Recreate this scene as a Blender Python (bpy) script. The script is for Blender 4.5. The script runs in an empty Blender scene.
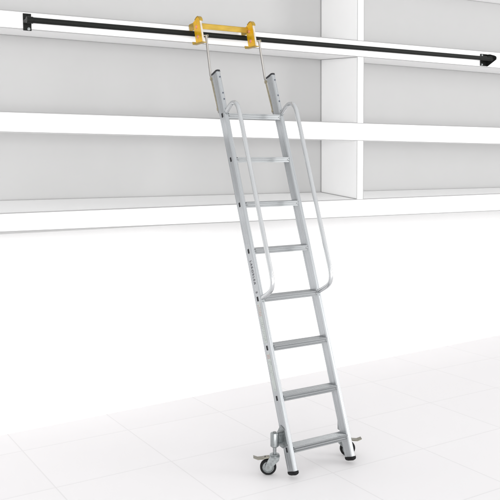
import bpy, bmesh, math, random
from mathutils import Vector, Matrix, Euler
random.seed(4)
scn = bpy.context.scene
col = scn.collection

# ------------------------------------------------------------------ materials
def mat(name, base, rough=.5, metal=0., spec=.5, noise=None, bump=None, coat=0., scratches=0.):
    m = bpy.data.materials.new(name); m.use_nodes = True
    nt = m.node_tree; b = nt.nodes['Principled BSDF']
    b.inputs['Base Color'].default_value = (*base, 1)
    b.inputs['Roughness'].default_value = rough
    b.inputs['Metallic'].default_value = metal
    b.inputs['Specular IOR Level'].default_value = spec
    b.inputs['Coat Weight'].default_value = coat
    tc = nt.nodes.new('ShaderNodeTexCoord')
    if noise:                                   # (scale xyz, amount, roughness amount)
        sc, amt, ramt = noise
        mp = nt.nodes.new('ShaderNodeMapping'); mp.inputs['Scale'].default_value = sc
        n = nt.nodes.new('ShaderNodeTexNoise'); n.inputs['Scale'].default_value = 1; n.inputs['Detail'].default_value = 5
        nt.links.new(tc.outputs['Object'], mp.inputs['Vector']); nt.links.new(mp.outputs[0], n.inputs['Vector'])
        mr = nt.nodes.new('ShaderNodeMapRange'); mr.inputs[1].default_value = .3; mr.inputs[2].default_value = .7
        mr.inputs[3].default_value = 1 - amt; mr.inputs[4].default_value = 1 + amt
        nt.links.new(n.outputs['Fac'], mr.inputs[0])
        mx = nt.nodes.new('ShaderNodeVectorMath'); mx.operation = 'SCALE'; mx.inputs[0].default_value = base
        nt.links.new(mr.outputs[0], mx.inputs['Scale']); nt.links.new(mx.outputs[0], b.inputs['Base Color'])
        m2 = nt.nodes.new('ShaderNodeMapRange'); m2.inputs[1].default_value = .3; m2.inputs[2].default_value = .7
        m2.inputs[3].default_value = max(.02, rough - ramt); m2.inputs[4].default_value = rough + ramt
        nt.links.new(n.outputs['Fac'], m2.inputs[0]); nt.links.new(m2.outputs[0], b.inputs['Roughness'])
        if bump:
            bp = nt.nodes.new('ShaderNodeBump'); bp.inputs['Strength'].default_value = bump; bp.inputs['Distance'].default_value = .001
            nt.links.new(n.outputs['Fac'], bp.inputs['Height']); nt.links.new(bp.outputs[0], b.inputs['Normal'])
    return m

M = {}
M['alu'] = mat('extruded_aluminium', (.43, .447, .462), .32, .62, noise=((240, 240, 2.2), .09, .08), bump=.2)
M['alu_tread'] = mat('tread_aluminium', (.30, .312, .32), .30, .72, noise=((2.5, 240, 240), .09, .08), bump=.2)
M['alu_tube'] = mat('tube_aluminium', (.57, .583, .595), .22, .82, noise=((6, 6, 6), .04, .02))
M['steel'] = mat('zinc_steel', (.31, .33, .335), .34, .88, noise=((90, 90, 90), .13, .08), bump=.25)
M['steel_dark'] = mat('dull_steel', (.26, .27, .27), .45, .85, noise=((70, 70, 70), .15, .1), bump=.2)
M['brass_steel'] = mat('yellow_passivated_steel', (.42, .38, .28), .38, .8, noise=((90, 90, 60), .15, .08), bump=.2)
M['rod'] = mat('plated_rod', (.34, .33, .315), .42, .85, noise=((80, 80, 20), .08, .05))
M['yellow'] = mat('gold_yellow_zinc', (.80, .45, .006), .36, .25, noise=((35, 35, 35), .16, .1), bump=.3)
M['yellow_bar'] = mat('dull_gold_zinc', (.42, .275, .04), .36, .55, noise=((14, 60, 60), .16, .08), bump=.2)
M['gold_highlight'] = mat('highlight_zinc_edge', (.72, .66, .56), .3, .7, noise=((60, 60, 30), .12, .06))  # whitish highlight on the hooks' front flange, put into the colour
M['pedal'] = mat('yellowish_pressed_steel', (.21, .20, .165), .36, .85, noise=((80, 80, 80), .15, .1), bump=.2)
M['copper'] = mat('copper_bolt', (.80, .40, .27), .35, .6, noise=((90, 90, 90), .1, .08))
M['black'] = mat('black_powder_coat', (.010, .011, .010), .45, 0, .14, noise=((220, 220, 220), .25, .06), bump=.25)
M['rubber'] = mat('black_rubber', (.010, .010, .011), .62, 0, .16, noise=((120, 120, 120), .3, .08), bump=.3)
M['plastic'] = mat('black_plastic', (.012, .012, .016), .35, 0, .5, noise=((60, 60, 60), .2, .05))
M['hole'] = mat('dark_hole', (.02, .02, .022), .7, 0, .2)
M['grey_hole'] = mat('rivet_grey', (.10, .11, .14), .6, .2, .3)
M['ink'] = mat('dark_ink', (.11, .11, .12), .6, 0, .2)
M['red_ink'] = mat('red_ink', (.40, .07, .07), .6, 0, .2)
M['sticker'] = mat('pale_sticker', (.44, .47, .455), .45, 0, .4, noise=((60, 60, 60), .06, .05))
M['paint'] = mat('white_lacquer', (.91, .91, .91), .5, 0, .25, noise=((9, 9, 9), .006, .04))
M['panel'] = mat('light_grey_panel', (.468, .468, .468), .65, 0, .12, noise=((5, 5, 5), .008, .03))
M['side'] = mat('pale_grey_lacquer', (.93, .93, .93), .55, 0, .25, noise=((7, 7, 7), .006, .04))
M['outline'] = mat('grey_outline', (.34, .34, .34), .6, 0, .2)
M['wall'] = mat('white_plaster', (.88, .88, .88), .75, 0, .15, noise=((3, 3, 3), .006, .04))

def floor_mat():
    m = bpy.data.materials.new('pale_floor_tiles'); m.use_nodes = True
    nt = m.node_tree; b = nt.nodes['Principled BSDF']; N = nt.nodes.new; L = nt.links.new
    tc = N('ShaderNodeTexCoord'); sx = N('ShaderNodeSeparateXYZ'); L(tc.outputs['Object'], sx.inputs[0])
    def joint(out, off, size):
        a = N('ShaderNodeMath'); a.operation = 'ADD'; a.inputs[1].default_value = -off + size * 40; L(out, a.inputs[0])
        d = N('ShaderNodeMath'); d.operation = 'DIVIDE'; d.inputs[1].default_value = size; L(a.outputs[0], d.inputs[0])
        f = N('ShaderNodeMath'); f.operation = 'FRACT'; L(d.outputs[0], f.inputs[0])
        p = N('ShaderNodeMath'); p.operation = 'PINGPONG'; p.inputs[1].default_value = .5; L(f.outputs[0], p.inputs[0])
        q = N('ShaderNodeMath'); q.operation = 'LESS_THAN'; q.inputs[1].default_value = .0032 / size; L(p.outputs[0], q.inputs[0])
        fl = N('ShaderNodeMath'); fl.operation = 'FLOOR'; L(d.outputs[0], fl.inputs[0])
        return q.outputs[0], fl.outputs[0]
    jx, ix = joint(sx.outputs[0], .215, .6045)
    jy, iy = joint(sx.outputs[1], .197, .5655)
    mx = N('ShaderNodeMath'); mx.operation = 'MAXIMUM'; L(jx, mx.inputs[0]); L(jy, mx.inputs[1])
    cmb = N('ShaderNodeCombineXYZ'); L(ix, cmb.inputs[0]); L(iy, cmb.inputs[1])
    wn = N('ShaderNodeTexWhiteNoise'); wn.noise_dimensions = '3D'; L(cmb.outputs[0], wn.inputs['Vector'])
    ns = N('ShaderNodeTexNoise'); ns.inputs['Scale'].default_value = 4; ns.inputs['Detail'].default_value = 6; L(tc.outputs['Object'], ns.inputs['Vector'])
    ad = N('ShaderNodeMath'); ad.operation = 'MULTIPLY_ADD'; ad.inputs[1].default_value = .012; ad.inputs[2].default_value = .989; L(wn.outputs['Value'], ad.inputs[0])
    a2 = N('ShaderNodeMath'); a2.operation = 'MULTIPLY_ADD'; a2.inputs[1].default_value = .012; L(ns.outputs['Fac'], a2.inputs[0]); L(ad.outputs[0], a2.inputs[2])
    sc = N('ShaderNodeVectorMath'); sc.operation = 'SCALE'; sc.inputs[0].default_value = FLOORC; L(a2.outputs[0], sc.inputs['Scale'])
    mc = N('ShaderNodeMix'); mc.data_type = 'RGBA'; L(mx.outputs[0], mc.inputs['Factor']); L(sc.outputs[0], mc.inputs[6]); mc.inputs[7].default_value = (*[c * .905 for c in FLOORC], 1)
    L(mc.outputs[2], b.inputs['Base Color'])
    b.inputs['Roughness'].default_value = .55; b.inputs['Specular IOR Level'].default_value = .2
    bp = N('ShaderNodeBump'); bp.inputs['Strength'].default_value = .15; bp.inputs['Distance'].default_value = .001; bp.invert = True
    L(mx.outputs[0], bp.inputs['Height']); L(bp.outputs[0], b.inputs['Normal'])
    return m
FLOORC = (.818, .803, .810)
M['floor'] = floor_mat()

# ------------------------------------------------------------------ helpers (geometry in world coordinates)
def BM(): return bmesh.new()
def obj(name, bm, m, parent=None, root=None, smooth=False, bevel=0., label=None, mats=None):
    """link bm (world coordinates) as one mesh object; its origin is that of the top-level thing"""
    bmesh.ops.recalc_face_normals(bm, faces=bm.faces)
    r = root if root is not None else parent
    if r is not None:
        bm.transform(WM[r.name].inverted())
    me = bpy.data.meshes.new(name); bm.to_mesh(me); bm.free()
    me.materials.append(m)
    for x in (mats or []): me.materials.append(x)
    o = bpy.data.objects.new(name, me); col.objects.link(o)
    if parent is not None: o.parent = parent; WM[o.name] = WM[r.name]
    else: WM[o.name] = Matrix()
    if smooth:
        for p in me.polygons: p.use_smooth = True
        try: me.set_sharp_from_angle(angle=math.radians(38))
        except Exception: pass
    if bevel:
        md = o.modifiers.new('bevel', 'BEVEL'); md.width = bevel; md.segments = 2; md.limit_method = 'ANGLE'; md.angle_limit = math.radians(40)
    if label: o['label'] = label
    return o
WM = {}
def thing(name, label, cat, mtx):
    o = bpy.data.objects.new(name, None); col.objects.link(o); o.matrix_world = mtx
    o.empty_display_size = .1; o['label'] = label; o['category'] = cat
    WM[o.name] = mtx.copy(); return o
def hexa(bm, c):
    """c: 8 corners, bottom loop 0-3 and top loop 4-7"""
    v = [bm.verts.new(Vector(p)) for p in c]
    for f in ((0, 1, 2, 3), (4, 5, 6, 7), (0, 1, 5, 4), (1, 2, 6, 5), (2, 3, 7, 6), (3, 0, 4, 7)):
        bm.faces.new([v[i] for i in f])
def box(bm, a, b, T=None):
    (x0, y0, z0), (x1, y1, z1) = a, b
    c = [(x0, y0, z0), (x1, y0, z0), (x1, y1, z0), (x0, y1, z0), (x0, y0, z1), (x1, y0, z1), (x1, y1, z1), (x0, y1, z1)]
    hexa(bm, [T(*p) for p in c] if T else c)
def prism(bm, poly, a, b, f):
    """poly of 2D points; f(u,v,t) -> world; extruded from t=a to t=b"""
    A = [bm.verts.new(Vector(f(u, v, a))) for u, v in poly]; B = [bm.verts.new(Vector(f(u, v, b))) for u, v in poly]
    bm.faces.new(A); bm.faces.new(B[::-1]); n = len(poly)
    for i in range(n): bm.faces.new((A[i], A[(i + 1) % n], B[(i + 1) % n], B[i]))
def frame_of(d):
    d = d.normalized(); up = Vector((0, 0, 1)) if abs(d.z) < .9 else Vector((0, 1, 0))
    a = d.cross(up).normalized(); return a, d.cross(a).normalized()
def tube(bm, pts, r, seg=16, cap=True):
    pts = [Vector(p) for p in pts]; rings = []; n = len(pts)
    a = None
    for i, p in enumerate(pts):
        d = (pts[min(i + 1, n - 1)] - pts[max(i - 1, 0)]).normalized()
        if a is None: a, b = frame_of(d)
        else:
            a = (a - d * a.dot(d)).normalized(); b = d.cross(a)
        rr = r[i] if isinstance(r, (list, tuple)) else r
        rings.append([bm.verts.new(p + a * math.cos(t) * rr + b * math.sin(t) * rr) for t in [2 * math.pi * k / seg for k in range(seg)]])
    for i in range(n - 1):
        for k in range(seg): bm.faces.new((rings[i][k], rings[i][(k + 1) % seg], rings[i + 1][(k + 1) % seg], rings[i + 1][k]))
    if cap: bm.faces.new(rings[0][::-1]); bm.faces.new(rings[-1])
def cyl(bm, a, b, r, seg=24): tube(bm, [a, b], r, seg)
def lathe(bm, c, axis, prof, seg=40):
    """prof: (distance along axis, radius) closed ring profile"""
    axis = Vector(axis).normalized(); a, b = frame_of(axis); c = Vector(c); rings = []
    for h, r in prof:
        rings.append([bm.verts.new(c + axis * h + (a * math.cos(t) + b * math.sin(t)) * max(r, 1e-4)) for t in [2 * math.pi * k / seg for k in range(seg)]])
    n = len(prof)
    for i in range(n):
        j = (i + 1) % n
        for k in range(seg): bm.faces.new((rings[i][k], rings[i][(k + 1) % seg], rings[j][(k + 1) % seg], rings[j][k]))
def smooth_path(pts, n=10):
    P = [Vector(p) for p in pts]; P = [2 * P[0] - P[1]] + P + [2 * P[-1] - P[-2]]; out = []
    for i in range(1, len(P) - 2):
        for k in range(n):
            t = k / n; a, b, c, d = P[i - 1:i + 3]
            out.append(.5 * ((2 * b) + (c - a) * t + (2 * a - 5 * b + 4 * c - d) * t * t + (3 * b - a - 3 * c + d) * t ** 3))
    out.append(P[-2]); return out

# ------------------------------------------------------------------ setting: floor and wall
bm = BM(); v = [bm.verts.new(p) for p in ((-9, -11, 0), (11, -11, 0), (11, 1.4, 0), (-9, 1.4, 0))]; bm.faces.new(v)
o = obj('floor', bm, M['floor']); o['kind'] = 'structure'
def wy(x): return .5571 + .04951 * x                   # the lower wall runs a hair out of line with the shelves
bm = BM()
hexa(bm, [(-9, wy(-9), -.05), (11, wy(11), -.05), (11, wy(11) + .3, -.05), (-9, wy(-9) + .3, -.05),
          (-9, wy(-9), 3.6), (11, wy(11), 3.6), (11, wy(11) + .3, 3.6), (-9, wy(-9) + .3, 3.6)])
o = obj('wall', bm, M['wall']); o['label'] = 'plain white wall below and behind the wall shelving'; o['category'] = 'wall'; o['kind'] = 'structure'

# ------------------------------------------------------------------ shelving
XL, XR, HB = -2.2, 4.4, .3786
shelf = thing('shelving_unit', 'large white wall shelving with light grey backs behind the black rail', 'shelving', Matrix.Translation((1.1, 0, 1.18)))
def lin(x, zl, zr, xl=-1.10, xr=2.445): return zl + (zr - zl) * (x - xl) / (xr - xl)
def board(name, bot, top, bback, tback, yb):
    """bot/top: (z at left, z at right) of the front edges; bback/tback: the same at the back"""
    bm = BM(); n = 48; rings = []
    for i in range(n + 1):
        x = XL + (XR - XL) * i / n; k = dict(xl=-1.0, xr=2.88) if yb > .1 else {}
        rings.append([bm.verts.new(q) for q in ((x, 0, lin(x, *bot)), (x, yb, lin(x, *bback, **k)), (x, yb, lin(x, *tback, **k)), (x, 0, lin(x, *top)))])
    for i in range(n):
        for k in range(4): bm.faces.new((rings[i][k], rings[i][(k + 1) % 4], rings[i + 1][(k + 1) % 4], rings[i + 1][k]))
    bm.faces.new(rings[0]); bm.faces.new(rings[-1])
    o = obj(name, bm, M['paint'], shelf)
    for z in (bot, top):                              # added grey strips that draw an outline along the front arrises
        bm = BM(); s = .0046; up = -s if z is top else 0
        hexa(bm, [(XL, -.0015, lin(XL, *z) + up), (XR, -.0015, lin(XR, *z) + up), (XR, .002, lin(XR, *z) + up + .0001), (XL, .002, lin(XL, *z) + up + .0001),
                  (XL, -.0015, lin(XL, *z) + up + s), (XR, -.0015, lin(XR, *z) + up + s), (XR, .002, lin(XR, *z) + up + s + .0012), (XL, .002, lin(XL, *z) + up + s + .0012)])
        obj('outline_strip', bm, M['outline'], o, shelf)
    return o
Z1t, Z1b, Z1k = (2.2694, 2.2951), (2.183, 2.1818), (2.2133, 2.2044)
Z2t, Z2b = (1.7823, 1.7641), (1.6809, 1.6422)
Z3t, Z3b, Z3k = (1.2861, 1.2863), (1.1918, 1.1608), (1.3309, 1.3104)
def off(z, d): return (z[0] + d, z[1] + d)
board('shelf_board', Z1b, Z1t, Z1k, off(Z1t, .0), HB)
b3 = board('shelf_board', Z3b, Z3t, off(Z3b, 0), Z3k, HB)
board('front_rail', Z2b, Z2t, Z2b, Z2t, .022)
ZT = (2.690, 2.7415)
board('shelf_board', off(ZT, .0), off(ZT, .10), off(ZT, .0), off(ZT, .10), HB)
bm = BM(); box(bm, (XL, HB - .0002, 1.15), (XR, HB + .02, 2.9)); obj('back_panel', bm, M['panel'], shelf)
# bearers that carry the unit back to the wall
for x in (-2.0, -.2, 1.14, 2.6, 4.2):
    bm = BM(); box(bm, (x, HB + .02, 1.45), (x + .05, wy(x) + .01, 2.6)); obj('wall_bearer', bm, M['side'], shelf)
# added grey strips outlining where the boards meet the back panel
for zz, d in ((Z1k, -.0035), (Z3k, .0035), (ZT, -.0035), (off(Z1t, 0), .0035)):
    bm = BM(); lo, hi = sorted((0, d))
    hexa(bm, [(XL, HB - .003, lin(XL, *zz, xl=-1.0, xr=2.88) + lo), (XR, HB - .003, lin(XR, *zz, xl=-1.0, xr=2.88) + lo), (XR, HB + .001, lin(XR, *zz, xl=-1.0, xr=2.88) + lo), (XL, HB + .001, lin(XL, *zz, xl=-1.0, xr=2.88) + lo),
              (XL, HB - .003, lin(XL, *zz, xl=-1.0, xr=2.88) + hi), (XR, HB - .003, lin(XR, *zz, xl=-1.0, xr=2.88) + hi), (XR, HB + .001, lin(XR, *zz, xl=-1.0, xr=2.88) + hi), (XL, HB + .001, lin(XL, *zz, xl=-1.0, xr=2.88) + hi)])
    obj('outline_strip', bm, M['outline'], shelf)
def divider(x0, x1, mid=True):
    def b(bm, ya, yb, za, zb, xa=x0, xb=x1):
        # za/zb are functions of y giving the height of the lower/upper end
        hexa(bm, [(xa, ya, za(ya)), (xb, ya, za(ya)), (xb, yb, za(yb)), (xa, yb, za(yb)), (xa, ya, zb(ya)), (xb, ya, zb(ya)), (xb, yb, zb(yb)), (xa, yb, zb(yb))])
    def mixy(f, k, d): return lambda y: lin(x0, *f) * (1 - y / HB) + lin(x0, *k, xl=-1.0, xr=2.88) * (y / HB) + d
    lo3, hi1 = mixy(Z3t, Z3k, .0), mixy(Z1b, Z1k, -.0)
    bm = BM()
    b(bm, .0225, HB - .001, lo3, hi1)                       # main bay
    c2b, c2t = lin(x0, *Z2b), lin(x0, *Z2t)
    b(bm, .0, .0225, lo3, lambda y: c2b); b(bm, .0, .0225, lambda y: c2t, hi1)
    b(bm, .0, HB - .001, lambda y: lin(x0, *Z1t), lambda y: lin(x0, *ZT))   # top bay
    o = obj('divider', bm, M['side'], shelf)
    bm = BM(); f = .0012                                    # the white lacquered front edge
    for za, zb in ((lo3(0), c2b), (c2t, hi1(0)), (lin(x0, *Z1t), lin(x0, *ZT))): box(bm, (x0, -f, za), (x1, 0.0, zb))
    obj('front_edge', bm, M['paint'], o, shelf)
    bm = BM()  # added strips that draw the divider's outline
    for za, zb in ((lo3(0), c2b), (c2t, hi1(0)), (lin(x0, *Z1t), lin(x0, *ZT))):
        for x in (x0 - .0006, x1 - .0034): box(bm, (x, -.0022, za), (x + .004, -f, zb))
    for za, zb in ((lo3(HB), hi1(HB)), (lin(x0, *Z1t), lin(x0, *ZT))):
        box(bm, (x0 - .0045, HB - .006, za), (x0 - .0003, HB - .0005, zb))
    # added outline along the shelf underside / top
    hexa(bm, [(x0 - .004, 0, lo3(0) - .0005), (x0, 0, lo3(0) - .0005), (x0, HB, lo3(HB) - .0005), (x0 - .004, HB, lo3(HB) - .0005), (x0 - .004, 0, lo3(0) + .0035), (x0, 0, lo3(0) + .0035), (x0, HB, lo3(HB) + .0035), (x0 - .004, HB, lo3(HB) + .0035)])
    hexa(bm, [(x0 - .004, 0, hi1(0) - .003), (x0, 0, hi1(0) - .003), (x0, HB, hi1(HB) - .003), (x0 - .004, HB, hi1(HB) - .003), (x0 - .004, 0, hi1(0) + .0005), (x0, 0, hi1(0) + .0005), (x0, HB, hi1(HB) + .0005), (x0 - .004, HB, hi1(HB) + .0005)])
    obj('outline_strip', bm, M['outline'], o, shelf)
divider(1.1225, 1.1765)
for xa in (XL - .03, XR):                                  # closed ends of the unit
    bm = BM(); box(bm, (xa, -.001, 1.14), (xa + .03, HB + .02, 2.9)); obj('side_panel', bm, M['side'], shelf)

# ------------------------------------------------------------------ rail
RY = -.06
def rz(x): return 2.2255 + (x - .3) * .0035
rail = thing('guide_rail', 'long black steel rail fixed along the white shelf edge by a bracket at each end', 'rail', Matrix.Translation((.6, 0, 2.22)))
bm = BM(); cyl(bm, (-.966, RY, rz(-.966)), (2.262, RY, rz(2.262)), .0142, 28); obj('rail_tube', bm, M['black'], rail, smooth=True)
def bracket(x0, x1, gusset):
    z = rz(x0)
    bm = BM(); box(bm, (x0, -.006, z - .043), (x1, -.0016, z + .040)); o = obj('wall_bracket', bm, M['black'], rail, bevel=.0015)
    bm = BM(); s = 1 if gusset > x0 + .02 else -1
    pr = [(0, .038), (-.030, .036), (-.068, .024), (-.084, .016), (-.088, .008), (-.087, -.006), (-.074, -.013), (-.010, -.045), (0, -.045)]
    if s > 0:
        prism(bm, [(-.006 + y, zz) for y, zz in pr], gusset - .004, gusset + .001, lambda u, w, t: (t, u, z + w))
        cyl(bm, (gusset - .035, RY, z), (gusset - .003, RY, z), .0155, 24)
        prism(bm, [(-.004, .022), (-.07, .016), (-.07, .011), (-.004, .015)], x0 + .004, gusset, lambda u, w, t: (t, u, z + w))
    else:
        cyl(bm, (gusset, -.004, z), (gusset, RY - .010, z), .013, 24)
        cyl(bm, (gusset - .012, RY, z), (gusset + .020, RY, z), .0165, 24)
    obj('rail_socket', bm, M['black'], o, rail, smooth=True, bevel=.0012)
    for dz in (.029, -.034):
        bm = BM(); cx = x0 + (.014 if s > 0 else .027)
        cyl(bm, (cx, -.006, z + dz), (cx, -.0105, z + dz), .0058, 6); cyl(bm, (cx, -.0055, z + dz), (cx, -.0072, z + dz), .0075, 20)
        obj('bolt', bm, M['black'] if (s < 0 and dz > 0) else M['steel'], o, rail, bevel=.0006)
bracket(-.975, -.934, -.962)
bracket(2.225, 2.292, 2.288)

# ------------------------------------------------------------------ ladder
TH, D, W = math.radians(20.0), .8957, .3775
U = Vector((0, math.sin(TH), math.cos(TH))); Nn = Vector((0, -math.cos(TH), math.sin(TH))); O = Vector((0, -D, 0))
def LP(w, n, s): return O + Vector((w, 0, 0)) + Nn * n + U * s
root_m = Matrix.Translation((W / 2, -D, 0)) @ Matrix.Rotation(-TH, 4, 'X')
lad = thing('rolling_ladder', 'leaning aluminium eight-tread ladder with curved handrails and castors, hooked over the black rail', 'ladder', root_m)
S0, DS, H = .14, .25, .0294
STOP, SBOT = 2.136, .036
def stile(x0, outer):
    """outer -1: left stile (outer face at x0), +1: right stile"""
    T = .025; c = .0055
    if outer < 0: pf = [(0, -H + .002), (.002, -H), (T - .002, -H), (T, -H + .002), (T, H - c), (T - c, H), (c, H), (0, H - c)]
    else: pf = [(0, -H + .002), (.002, -H), (T - .002, -H), (T, -H + .002), (T, H - c), (T - c, H), (c, H), (0, H - c)]
    # shallow groove down the front face
    i = pf.index((T - c, H)); pf[i + 1:i + 1] = [(T * .62, H), (T * .60, H - .0012), (T * .40, H - .0012), (T * .38, H)]
    # two shallow flutes on each broad face
    def flute(poly, x, sgn):
        return [(x, sgn * .0165), (x + (.0010 if x == 0 else -.0010), sgn * .0155), (x + (.0010 if x == 0 else -.0010), -sgn * .0155), (x, -sgn * .0165)]
    j = pf.index((T, -H + .002)); pf[j + 1:j + 1] = flute(pf, T, -1)
    pf += flute(pf, 0, 1)
    bm = BM(); prism(bm, pf, SBOT, STOP, lambda u, v, t: LP(x0 + u, v, t))
    st = obj('stile', bm, M['alu'], lad, bevel=.0006)
    bm = BM(); e = .0016
    prism(bm, [(-e, -H - e), (T + e, -H - e), (T + e, H - c), (T - c, H + e), (c, H + e), (-e, H - c)], STOP - .004, STOP + .007, lambda u, v, t: LP(x0 + u, v, t))
    obj('end_cap', bm, M['plastic'], st, lad, bevel=.002)
    bm = BM(); e = .0022; prof = []
    for k, (s, g) in enumerate(((SBOT + .002, e), (SBOT - .008, e), (SBOT - .014, -.001), (SBOT - .018, -.008))): prof.append((s, g))
    rings = []
    for s, g in prof:
        pts = []
        hh, tt = H + g, T / 2 + g; cc = .006
        for q, (sx_, sy_) in enumerate(((1, 1), (-1, 1), (-1, -1), (1, -1))):
            for k in range(5):
                a = math.radians(90 * q + 90 * k / 4); pts.append((T / 2 + sx_ * (tt - cc) + cc * math.cos(a), sy_ * (hh - cc) + cc * math.sin(a)))
        rings.append([bm.verts.new(LP(x0 + u, v_, s)) for u, v_ in pts])
    for i in range(3):
        n = len(rings[0])
        for k in range(n): bm.faces.new((rings[i][k], rings[i][(k + 1) % n], rings[i + 1][(k + 1) % n], rings[i + 1][k]))
    bm.faces.new(rings[0]); bm.faces.new(rings[-1])
    obj('rubber_foot', bm, M['rubber'], st, lad, smooth=True)
    # dark slots where the tread ends are fixed through
    fx = x0 if outer < 0 else x0 + T
    for i in range(8):
        bm = BM(); s = S0 + DS * i
        a, b = (fx - .0006, fx + .003) if outer < 0 else (fx - .003, fx + .0006)
        box(bm, (a, -.0065, s - .012), (b, .0065, s + .012), LP)
        obj('tread_slot', bm, M['hole'], st, lad, bevel=.0015)
    # height adjustment holes near the top
    for s in (2.101, 2.008, 1.9725):
        bm = BM(); lathe(bm, LP(x0 + .0145, H - .0005, s), Nn, [(0, .0045), (.0012, .0045), (.0012, .0005), (0, .0005)], 20)
        obj('pin_hole', bm, M['grey_hole'], st, lad)
    return st
left = stile(0, -1); right = stile(W - .025, 1)

# printed name and stickers on the outer face of the left stile
def text_mesh(body, size, s_mid, n_mid, m, parent, name='lettering'):
    cu = bpy.data.curves.new(name, 'FONT'); cu.body = body; cu.size = size; cu.extrude = .0002; cu.align_x = 'CENTER'; cu.align_y = 'CENTER'; cu.offset = .0002; cu.space_character = 1.28
    tmp = bpy.data.objects.new('tmp', cu); col.objects.link(tmp)
    dg = bpy.context.evaluated_depsgraph_get(); dg.update(); me = bpy.data.meshes.new_from_object(tmp.evaluated_get(dg))
    bm = BM(); bm.from_mesh(me)
    for v in bm.verts:      # text x runs down the stile, text y towards the front
        x, y, z = v.co; v.co = LP(-.0006 - z, n_mid + y, s_mid - x)
    bpy.data.objects.remove(tmp); bpy.data.curves.remove(cu); bpy.data.meshes.remove(me)
    return obj(name, bm, m, parent, lad)
s5 = S0 + DS * 3
text_mesh('LARORLEA', .0215, s5 + .138, .001, M['ink'], left); text_mesh('S', .0215, s5 + .034, .001, M['ink'], left)
bm = BM(); box(bm, (-.0006, -.0150, .905 - .25 + .01), (.0005, .0150, .868), LP); lb = obj('sticker', bm, M['sticker'], left, lad)
def marks(rows, m, parent, s_lo, s_hi, n_lo, n_hi, cross=True, dens=.7, w=.0016):
    bm = BM()
    for k in range(rows):
        s = s_hi - (s_hi - s_lo) * (k + .5) / rows; n = n_lo
        while n < n_hi:
            L = random.uniform(.002, .007)
            if random.random() < dens: box(bm, (-.0010, n, s), (-.0004, min(n + L, n_hi), s + w), LP)
            n += L + .0018
    return obj('small_print', bm, m, parent, lad)
marks(8, M['red_ink'], lb, .80, .862, -.012, .012)
marks(13, M['ink'], lb, .675, .79, -.012, .012, dens=.45, w=.0012)
bm = BM(); box(bm, (-.0006, -.0155, .425), (.0005, .0150, .614), LP); lb = obj('sticker', bm, M['sticker'], left, lad)
marks(3, M['red_ink'], lb, .585, .607, -.013, .013, dens=.95)
marks(10, M['grey_hole'], lb, .50, .575, -.012, .012, dens=.35, w=.0012)
marks(4, M['grey_hole'], lb, .43, .455, -.012, .012, dens=.4, w=.0012)

# treads: ribbed extrusions, level when the ladder leans
def tread(i):
    c = LP(0, 0, S0 + DS * i); y0, z0 = c.y, c.z
    z0 += .0065 + .006 * (1 - i / 7); y0 += .0024; yf, yb, zt, zb = y0 - .0315, y0 + .031, z0 + .0045, z0 - .0230
    pf = [(yf + .001, zt)]
    n = 9; w = (yb - yf - .010) / n
    for k in range(n):      # anti-slip ribs
        a = yf + .006 + k * w
        pf += [(a, zt), (a + .0007, zt - .0013), (a + w * .45, zt - .0013), (a + w * .45 + .0007, zt)]
    pf += [(yb, zt), (yb, zt - .006), (yb - .004, zt - .0075), (yb - .004, zb), (yb - .007, zb), (yb - .007, zt - .0055),
           (yf + .009, zt - .0055), (yf + .009, zb + .0015), (yf + .012, zb + .0015), (yf + .012, zb), (yf + .0008, zb), (yf + .0008, zb + .0062), (yf + .0050, zb + .0066), (yf + .0050, zb + .0096), (yf + .0014, zb + .0104),
           (yf + .0014, zt - .0100), (yf + .0062, zt - .0094), (yf + .0062, zt - .0054), (yf, zt - .0046), (yf, zt - .001)]
    bm = BM(); prism(bm, pf, .0252, W - .0252, lambda u, v, t: (t, u, v))
    o = obj('tread', bm, M['alu_tread'], lad)
    for x in (.0330, W - .0330):
        bm = BM(); cyl(bm, (x, yf + .003, zb + .0128), (x, yf - .0006, zb + .0128), .0026, 12)
        obj('rivet', bm, M['steel_dark'], o, lad)
for i in range(8): tread(i)

# curved handrails
def handrail(w, n0):
    dn = n0 - .150
    pts = [(.024, 1.898), (.050, 1.907), (.078, 1.915), (.104, 1.917), (.129, 1.906), (.1455, 1.882), (.151, 1.850), (.1515, 1.80)]
    pts += [(.151, 1.62), (.150, 1.40), (.150, 1.20), (.150, 1.04)]
    pts += [(.150, .985), (.1455, .945), (.130, .917), (.105, .903), (.070, .896), (.024, .890)]
    P = [LP(w, n + dn * max(0, min(1, (n - .024) / .126)), s) for n, s in pts]
    bm = BM(); tube(bm, smooth_path(P, 8), .0115, 20); o = obj('handrail', bm, M['alu_tube'], lad, smooth=True)
    for s, a in ((1.897, 1), (.890, -1)):
        bm = BM(); q = LP(w, H - .0005, s); cyl(bm, q, q + Nn * .003, .0122, 24); cyl(bm, LP(w, H, s + a * .019), LP(w, H + .003, s + a * .019), .0035, 12)
        obj('handrail_flange', bm, M['steel'], o, lad, smooth=True)
handrail(.0130, .150); handrail(W - .0125, .164)

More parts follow.
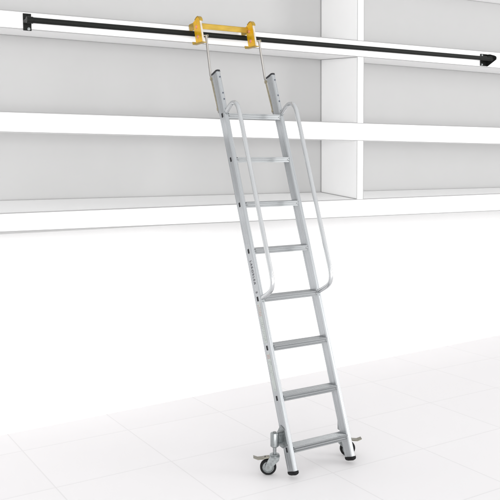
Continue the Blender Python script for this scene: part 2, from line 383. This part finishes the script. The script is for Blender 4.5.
# hanging rods behind the stiles
def rod(w, top):
    a, b = LP(w, -.047, 1.925), LP(w, -.060, 2.150)
    bm = BM(); tube(bm, [a, b], .0045, 14); tube(bm, [b - (b - a) * .02, b + (Vector(top) - b) * .5, Vector(top)], .0062, 16)
    r = obj('hanging_rod', bm, M['rod'], lad, smooth=True)
    for s, n in ((1.945, -.048), (2.128, -.0585)):
        bm = BM(); q = LP(w, n, s)
        box(bm, (w - .006, n - .006, s - .004), (w + .006, -H + .001, s + .004), LP); cyl(bm, LP(w, n, s - .006), LP(w, n, s + .008), .0085, 6)
        obj('rod_clamp', bm, M['brass_steel'], r, lad, bevel=.0006)
    bm = BM(); cyl(bm, LP(w, -.0485, 1.955), LP(w, -.0575, 2.118), .0050, 14); obj('guide_sleeve', bm, M['brass_steel'], r, lad, smooth=True)
rod(.0125, (-.0085, -.096, 2.2175)); rod(W - .0125, (.331, -.096, 2.2140))

# yellow carriage: two C-shaped hooks that grip the rail from the front, joined by a bar
def hook(xa):
    z = rz(xa); t = .005
    def S(u, w, x): return (x, RY + u + .28 * w, z + w)
    F, B = -.094, -.020
    web = [(B, .060), (B, -.056), (F, -.056), (F, .062), (F + .002, .070), (F + .008, .0775), (F + .018, .080), (F + .034, .0765), (F + .054, .066)]
    bm = BM(); prism(bm, web, xa, xa + t, S); o = obj('rail_hook', bm, M['yellow'], lad, bevel=.0012)
    bm = BM(); f = F
    fl = [(f, -.056), (f - .0045, -.056), (f - .0045, .058), (f, .058)]
    prism(bm, fl, xa, xa + .010, S); obj('front_flange', bm, M['gold_highlight'], o, lad, bevel=.0008)
    bm = BM(); prism(bm, [(f, .058), (f - .0045, .058), (f - .0040, .068), (f + .001, .0775), (f + .008, .0835), (f + .018, .0865), (f + .034, .0825), (f + .054, .0715), (f + .054, .0675), (f + .034, .0782), (f + .018, .0815), (f + .0095, .0790), (f + .0035, .0735), (f, .066)], xa, xa + .019, S)
    obj('curled_cap', bm, M['yellow_bar'], o, lad, bevel=.0006)
    bm = BM(); prism(bm, [(B + .0004, .058), (B + .0004, .018), (.030, .016), (.036, .022), (.036, .050), (.030, .056)], xa + .001, xa + .005, S)
    obj('upper_jaw', bm, M['yellow_bar'], o, lad, bevel=.0008)
    bm = BM(); box(bm, (xa - .004, F - .004, -.0605), (xa + .022, B + .034, -.0562), lambda x, y, zz: S(y, zz, x)); obj('lower_jaw', bm, M['yellow_bar'], o, lad, bevel=.001)
    bm = BM(); box(bm, (xa - .004, B + .0306, -.0560), (xa + .022, B + .034, -.044), lambda x, y, zz: S(y, zz, x)); obj('lower_jaw_lip', bm, M['yellow_bar'], o, lad, bevel=.0008)
    for u, w in ((-.052, .030), (-.052, -.024)):
        bm = BM(); q = Vector(S(u, w, xa)); cyl(bm, q, q + Vector((-.005, 0, 0)), .0075, 6); obj('bolt', bm, M['copper'], o, lad, bevel=.0008)
        bm = BM(); cyl(bm, q, q + Vector((-.0018, 0, 0)), .0100, 20); obj('washer', bm, M['copper'], o, lad)
XH1, XH2 = -.070, .262
hook(XH1); hook(XH2)
bm = BM(); zb_ = rz(.1)
box(bm, (XH1 + .005, -.0905, zb_ + .024), (XH2, -.0855, zb_ + .0545)); box(bm, (XH1 + .005, -.0905, zb_ + .0510), (XH2, -.066, zb_ + .0547))
obj('hook_bar', bm, M['yellow_bar'], lad, bevel=.0008)
for x, z in ((-.0085, 2.2175), (.331, 2.214)):
    bm = BM(); cyl(bm, (x - .016, -.096, z - .004), (x + .012, -.096, z - .004), .004, 14); cyl(bm, (x + .006, -.096, z - .004), (x + .011, -.096, z - .004), .0085, 6)
    obj('hinge_pin', bm, M['brass_steel'], lad, bevel=.0005)

# braked swivel castors on sprung housings
def castor(sx, sy, tdir, side):
    """stem at (sx, sy); tdir: horizontal direction from the stem to the wheel; side: +1 right stile, -1 left"""
    z_ax, R, wd = .040, .0400, .022
    t = Vector((*tdir, 0)).normalized(); ax = Vector((-t.y, t.x, 0)); s = Vector((sx, sy, 0)); c = s + t * .032 + Vector((0, 0, z_ax)); up = Vector((0, 0, 1))
    bm = BM(); lathe(bm, s, up, [(.1415, .006), (.1415, .0185), (.1440, .0205), (.2060, .0205), (.2095, .0190), (.2110, .0150), (.2110, .006)], 36)
    h = obj('castor', bm, M['steel'], lad, smooth=True)
    def part(name, bm, m, **k): return obj(name, bm, m, h, lad, **k)
    # mounting bracket from the housing to the stile's outer/back faces
    xo = 0 if side < 0 else W
    bm = BM(); a = xo; b_ = xo + side * .003
    lo, hi = sorted((a + side * .0002, b_))
    ys = [LP(0, n, sg) for n, sg in ((.022, .165), (-H, .150), (-H - .030, .165), (-H - .030, .225), (-.010, .262), (.022, .235))]
    prism(bm, [(q.y, q.z) for q in ys], lo, hi, lambda u, w, tt: (tt, u, w))
    part('mounting_plate', bm, M['steel'], bevel=.0006)
    bm = BM(); q0 = Vector((xo + side * .0015, sy, 0)); d = s - q0; y0 = min(sy, LP(0, -H, .2).y)
    for z0, z1 in ((.150, .156), (.197, .203)):
        box(bm, (min(xo, sx), sy - .013, z0), (max(xo, sx), sy + .013, z1))
    box(bm, (min(xo, sx - side * .010), sy - .003, .150), (max(xo, sx - side * .010), sy + .003, .203))
    part('bracket_arm', bm, M['steel'], bevel=.0008)
    bm = BM(); cyl(bm, s + up * .100, s + up * .143, .0085, 20); cyl(bm, s + up * .136, s + up * .1415, .0125, 6); part('stem', bm, M['steel'], smooth=True)
    bm = BM(); cyl(bm, s + up * .2105, s + up * .215, .0085, 6); part('cap_nut', bm, M['steel_dark'])
    bm = BM(); lathe(bm, s, up, [(.0905, .004), (.0905, .0240), (.0935, .0265), (.0965, .0250), (.0975, .0225), (.1010, .0240), (.1040, .0225), (.1060, .0140), (.1060, .004)], 36)
    part('swivel_head', bm, M['steel'], smooth=True)
    # fork cheeks
    bm = BM()
    for k in (-1, 1):
        base = s + ax * k * (wd / 2 + .0035)
        pf = [(-.024, .093), (.025, .093), (.034, .078), (.046, .050), (.048, .036), (.040, .027), (.026, .027), (.016, .038), (-.020, .074)]
        prism(bm, pf, -.0014, .0014, lambda u, w, tt: base + t * u + up * w + ax * tt)
    cheek_top = [s + t * a + ax * b for a, b in ((-.020, -.0158), (.022, -.0158), (.022, .0158), (-.020, .0158))]
    hexa(bm, [q + up * .0885 for q in cheek_top] + [q + up * .0915 for q in cheek_top])
    part('fork', bm, M['steel'], bevel=.0007)
    bm = BM(); lathe(bm, c, ax, [(-wd / 2, R - .012), (-wd / 2, R - .005), (-wd / 2 + .003, R - .0015), (-wd / 4, R), (wd / 4, R), (wd / 2 - .003, R - .0015), (wd / 2, R - .005), (wd / 2, R - .012)], 56)
    part('tyre', bm, M['rubber'], smooth=True)
    bm = BM(); e = wd / 2 - .0015
    lathe(bm, c, ax, [(-e + .003, .004), (-e + .003, .010), (-e, .011), (-e, .0135), (-e + .004, .015), (-e + .004, .0235), (-e, .025), (-e, R - .0115), (e, R - .0115), (e, .025), (e - .004, .0235), (e - .004, .015), (e, .0135), (e, .011), (e - .003, .010), (e - .003, .004)], 48)
    part('rim', bm, M['steel'], smooth=True)
    bm = BM(); cyl(bm, c - ax * .0185, c + ax * .0185, .0042, 16)
    for k in (-1, 1): cyl(bm, c + ax * k * .0145, c + ax * k * .0180, .0078, 6)
    part('axle', bm, M['steel_dark'], bevel=.0004)
    # brake pedal
    bm = BM(); pr = [(.010, .088), (.040, .0865), (.060, .0815), (.082, .0800), (.104, .0890), (.105, .0925), (.083, .0850), (.062, .0868), (.042, .0925), (.010, .0945)]
    prism(bm, pr, -.018, .018, lambda u, w, tt: s + t * u + up * w + ax * (tt * (.8 if u < .05 else 1)))
    part('brake_pedal', bm, M['pedal'], bevel=.0010)
    bm = BM(); q = s + t * .045 + up * .0905; cyl(bm, q - up * .004, q + up * .0015, .005, 16); part('pedal_rivet', bm, M['hole'])
castor(-.036, -.796, (-.86, .51), -1)
castor(W + .015, -.776, (.86, -.44), 1)

# ------------------------------------------------------------------ light
w = bpy.data.worlds.new('World'); scn.world = w; w.use_nodes = True
nt = w.node_tree; bg = nt.nodes['Background']; N = nt.nodes.new; L = nt.links.new
tc = N('ShaderNodeTexCoord'); dt = N('ShaderNodeVectorMath'); dt.operation = 'DOT_PRODUCT'
dt.inputs[1].default_value = Vector((.30, -.90, .10)).normalized(); L(tc.outputs['Generated'], dt.inputs[0])
rp = N('ShaderNodeValToRGB'); mr = N('ShaderNodeMapRange'); mr.inputs[1].default_value = -1; mr.inputs[2].default_value = 1
L(dt.outputs['Value'], mr.inputs[0]); L(mr.outputs[0], rp.inputs[0])
e = rp.color_ramp.elements; e[0].position = .25; e[0].color = (.80, .81, .82, 1); e[1].position = .95; e[1].color = (1, 1, 1, 1)
L(rp.outputs[0], bg.inputs['Color']); bg.inputs['Strength'].default_value = WORLD = 1.03
def area(name, loc, target, size, power):
    l = bpy.data.lights.new(name, 'AREA'); l.shape = 'RECTANGLE'; l.size, l.size_y = size; l.energy = power; l.color = (1, .995, .985)
    o = bpy.data.objects.new(name, l); col.objects.link(o); o.location = loc
    o.rotation_euler = (Vector(target) - Vector(loc)).to_track_quat('-Z', 'Y').to_euler()
area('softbox_front', (-2.6, -8.3, 1.45), (.9, 0, 1.6), (6.4, 2.8), 410)
area('softbox_side', (6.5, -6.5, 2.2), (.3, -.4, 1.1), (2.6, 4.0), 210)

# ------------------------------------------------------------------ camera
cam = bpy.data.cameras.new('camera'); co = bpy.data.objects.new('camera', cam); col.objects.link(co); scn.camera = co
yaw, pitch, roll = .55048, -.08657, -.00787
f0 = Vector((math.sin(yaw), math.cos(yaw), 0)); r0 = Vector((math.cos(yaw), -math.sin(yaw), 0)); u0 = Vector((0, 0, 1))
f = f0 * math.cos(pitch) + u0 * math.sin(pitch); u = u0 * math.cos(pitch) - f0 * math.sin(pitch)
r = r0 * math.cos(roll) + u * math.sin(roll); u2 = u * math.cos(roll) - r0 * math.sin(roll)
R3 = Matrix((r, u2, -f)).transposed().to_4x4(); R3.translation = Vector((-2.0853, -3.92093, 1.5238)); co.matrix_world = R3
cam.sensor_width = 36; cam.lens = 785.693 / 500 * 36; cam.shift_y = -(250 - 230.8906) / 500; cam.clip_end = 200; cam.clip_start = .05
scn.view_settings.view_transform = 'Standard'; scn.view_settings.look = 'None'; scn.view_settings.exposure = 0; scn.view_settings.gamma = 1
scn.cycles.max_bounces = 8; scn.cycles.diffuse_bounces = 5
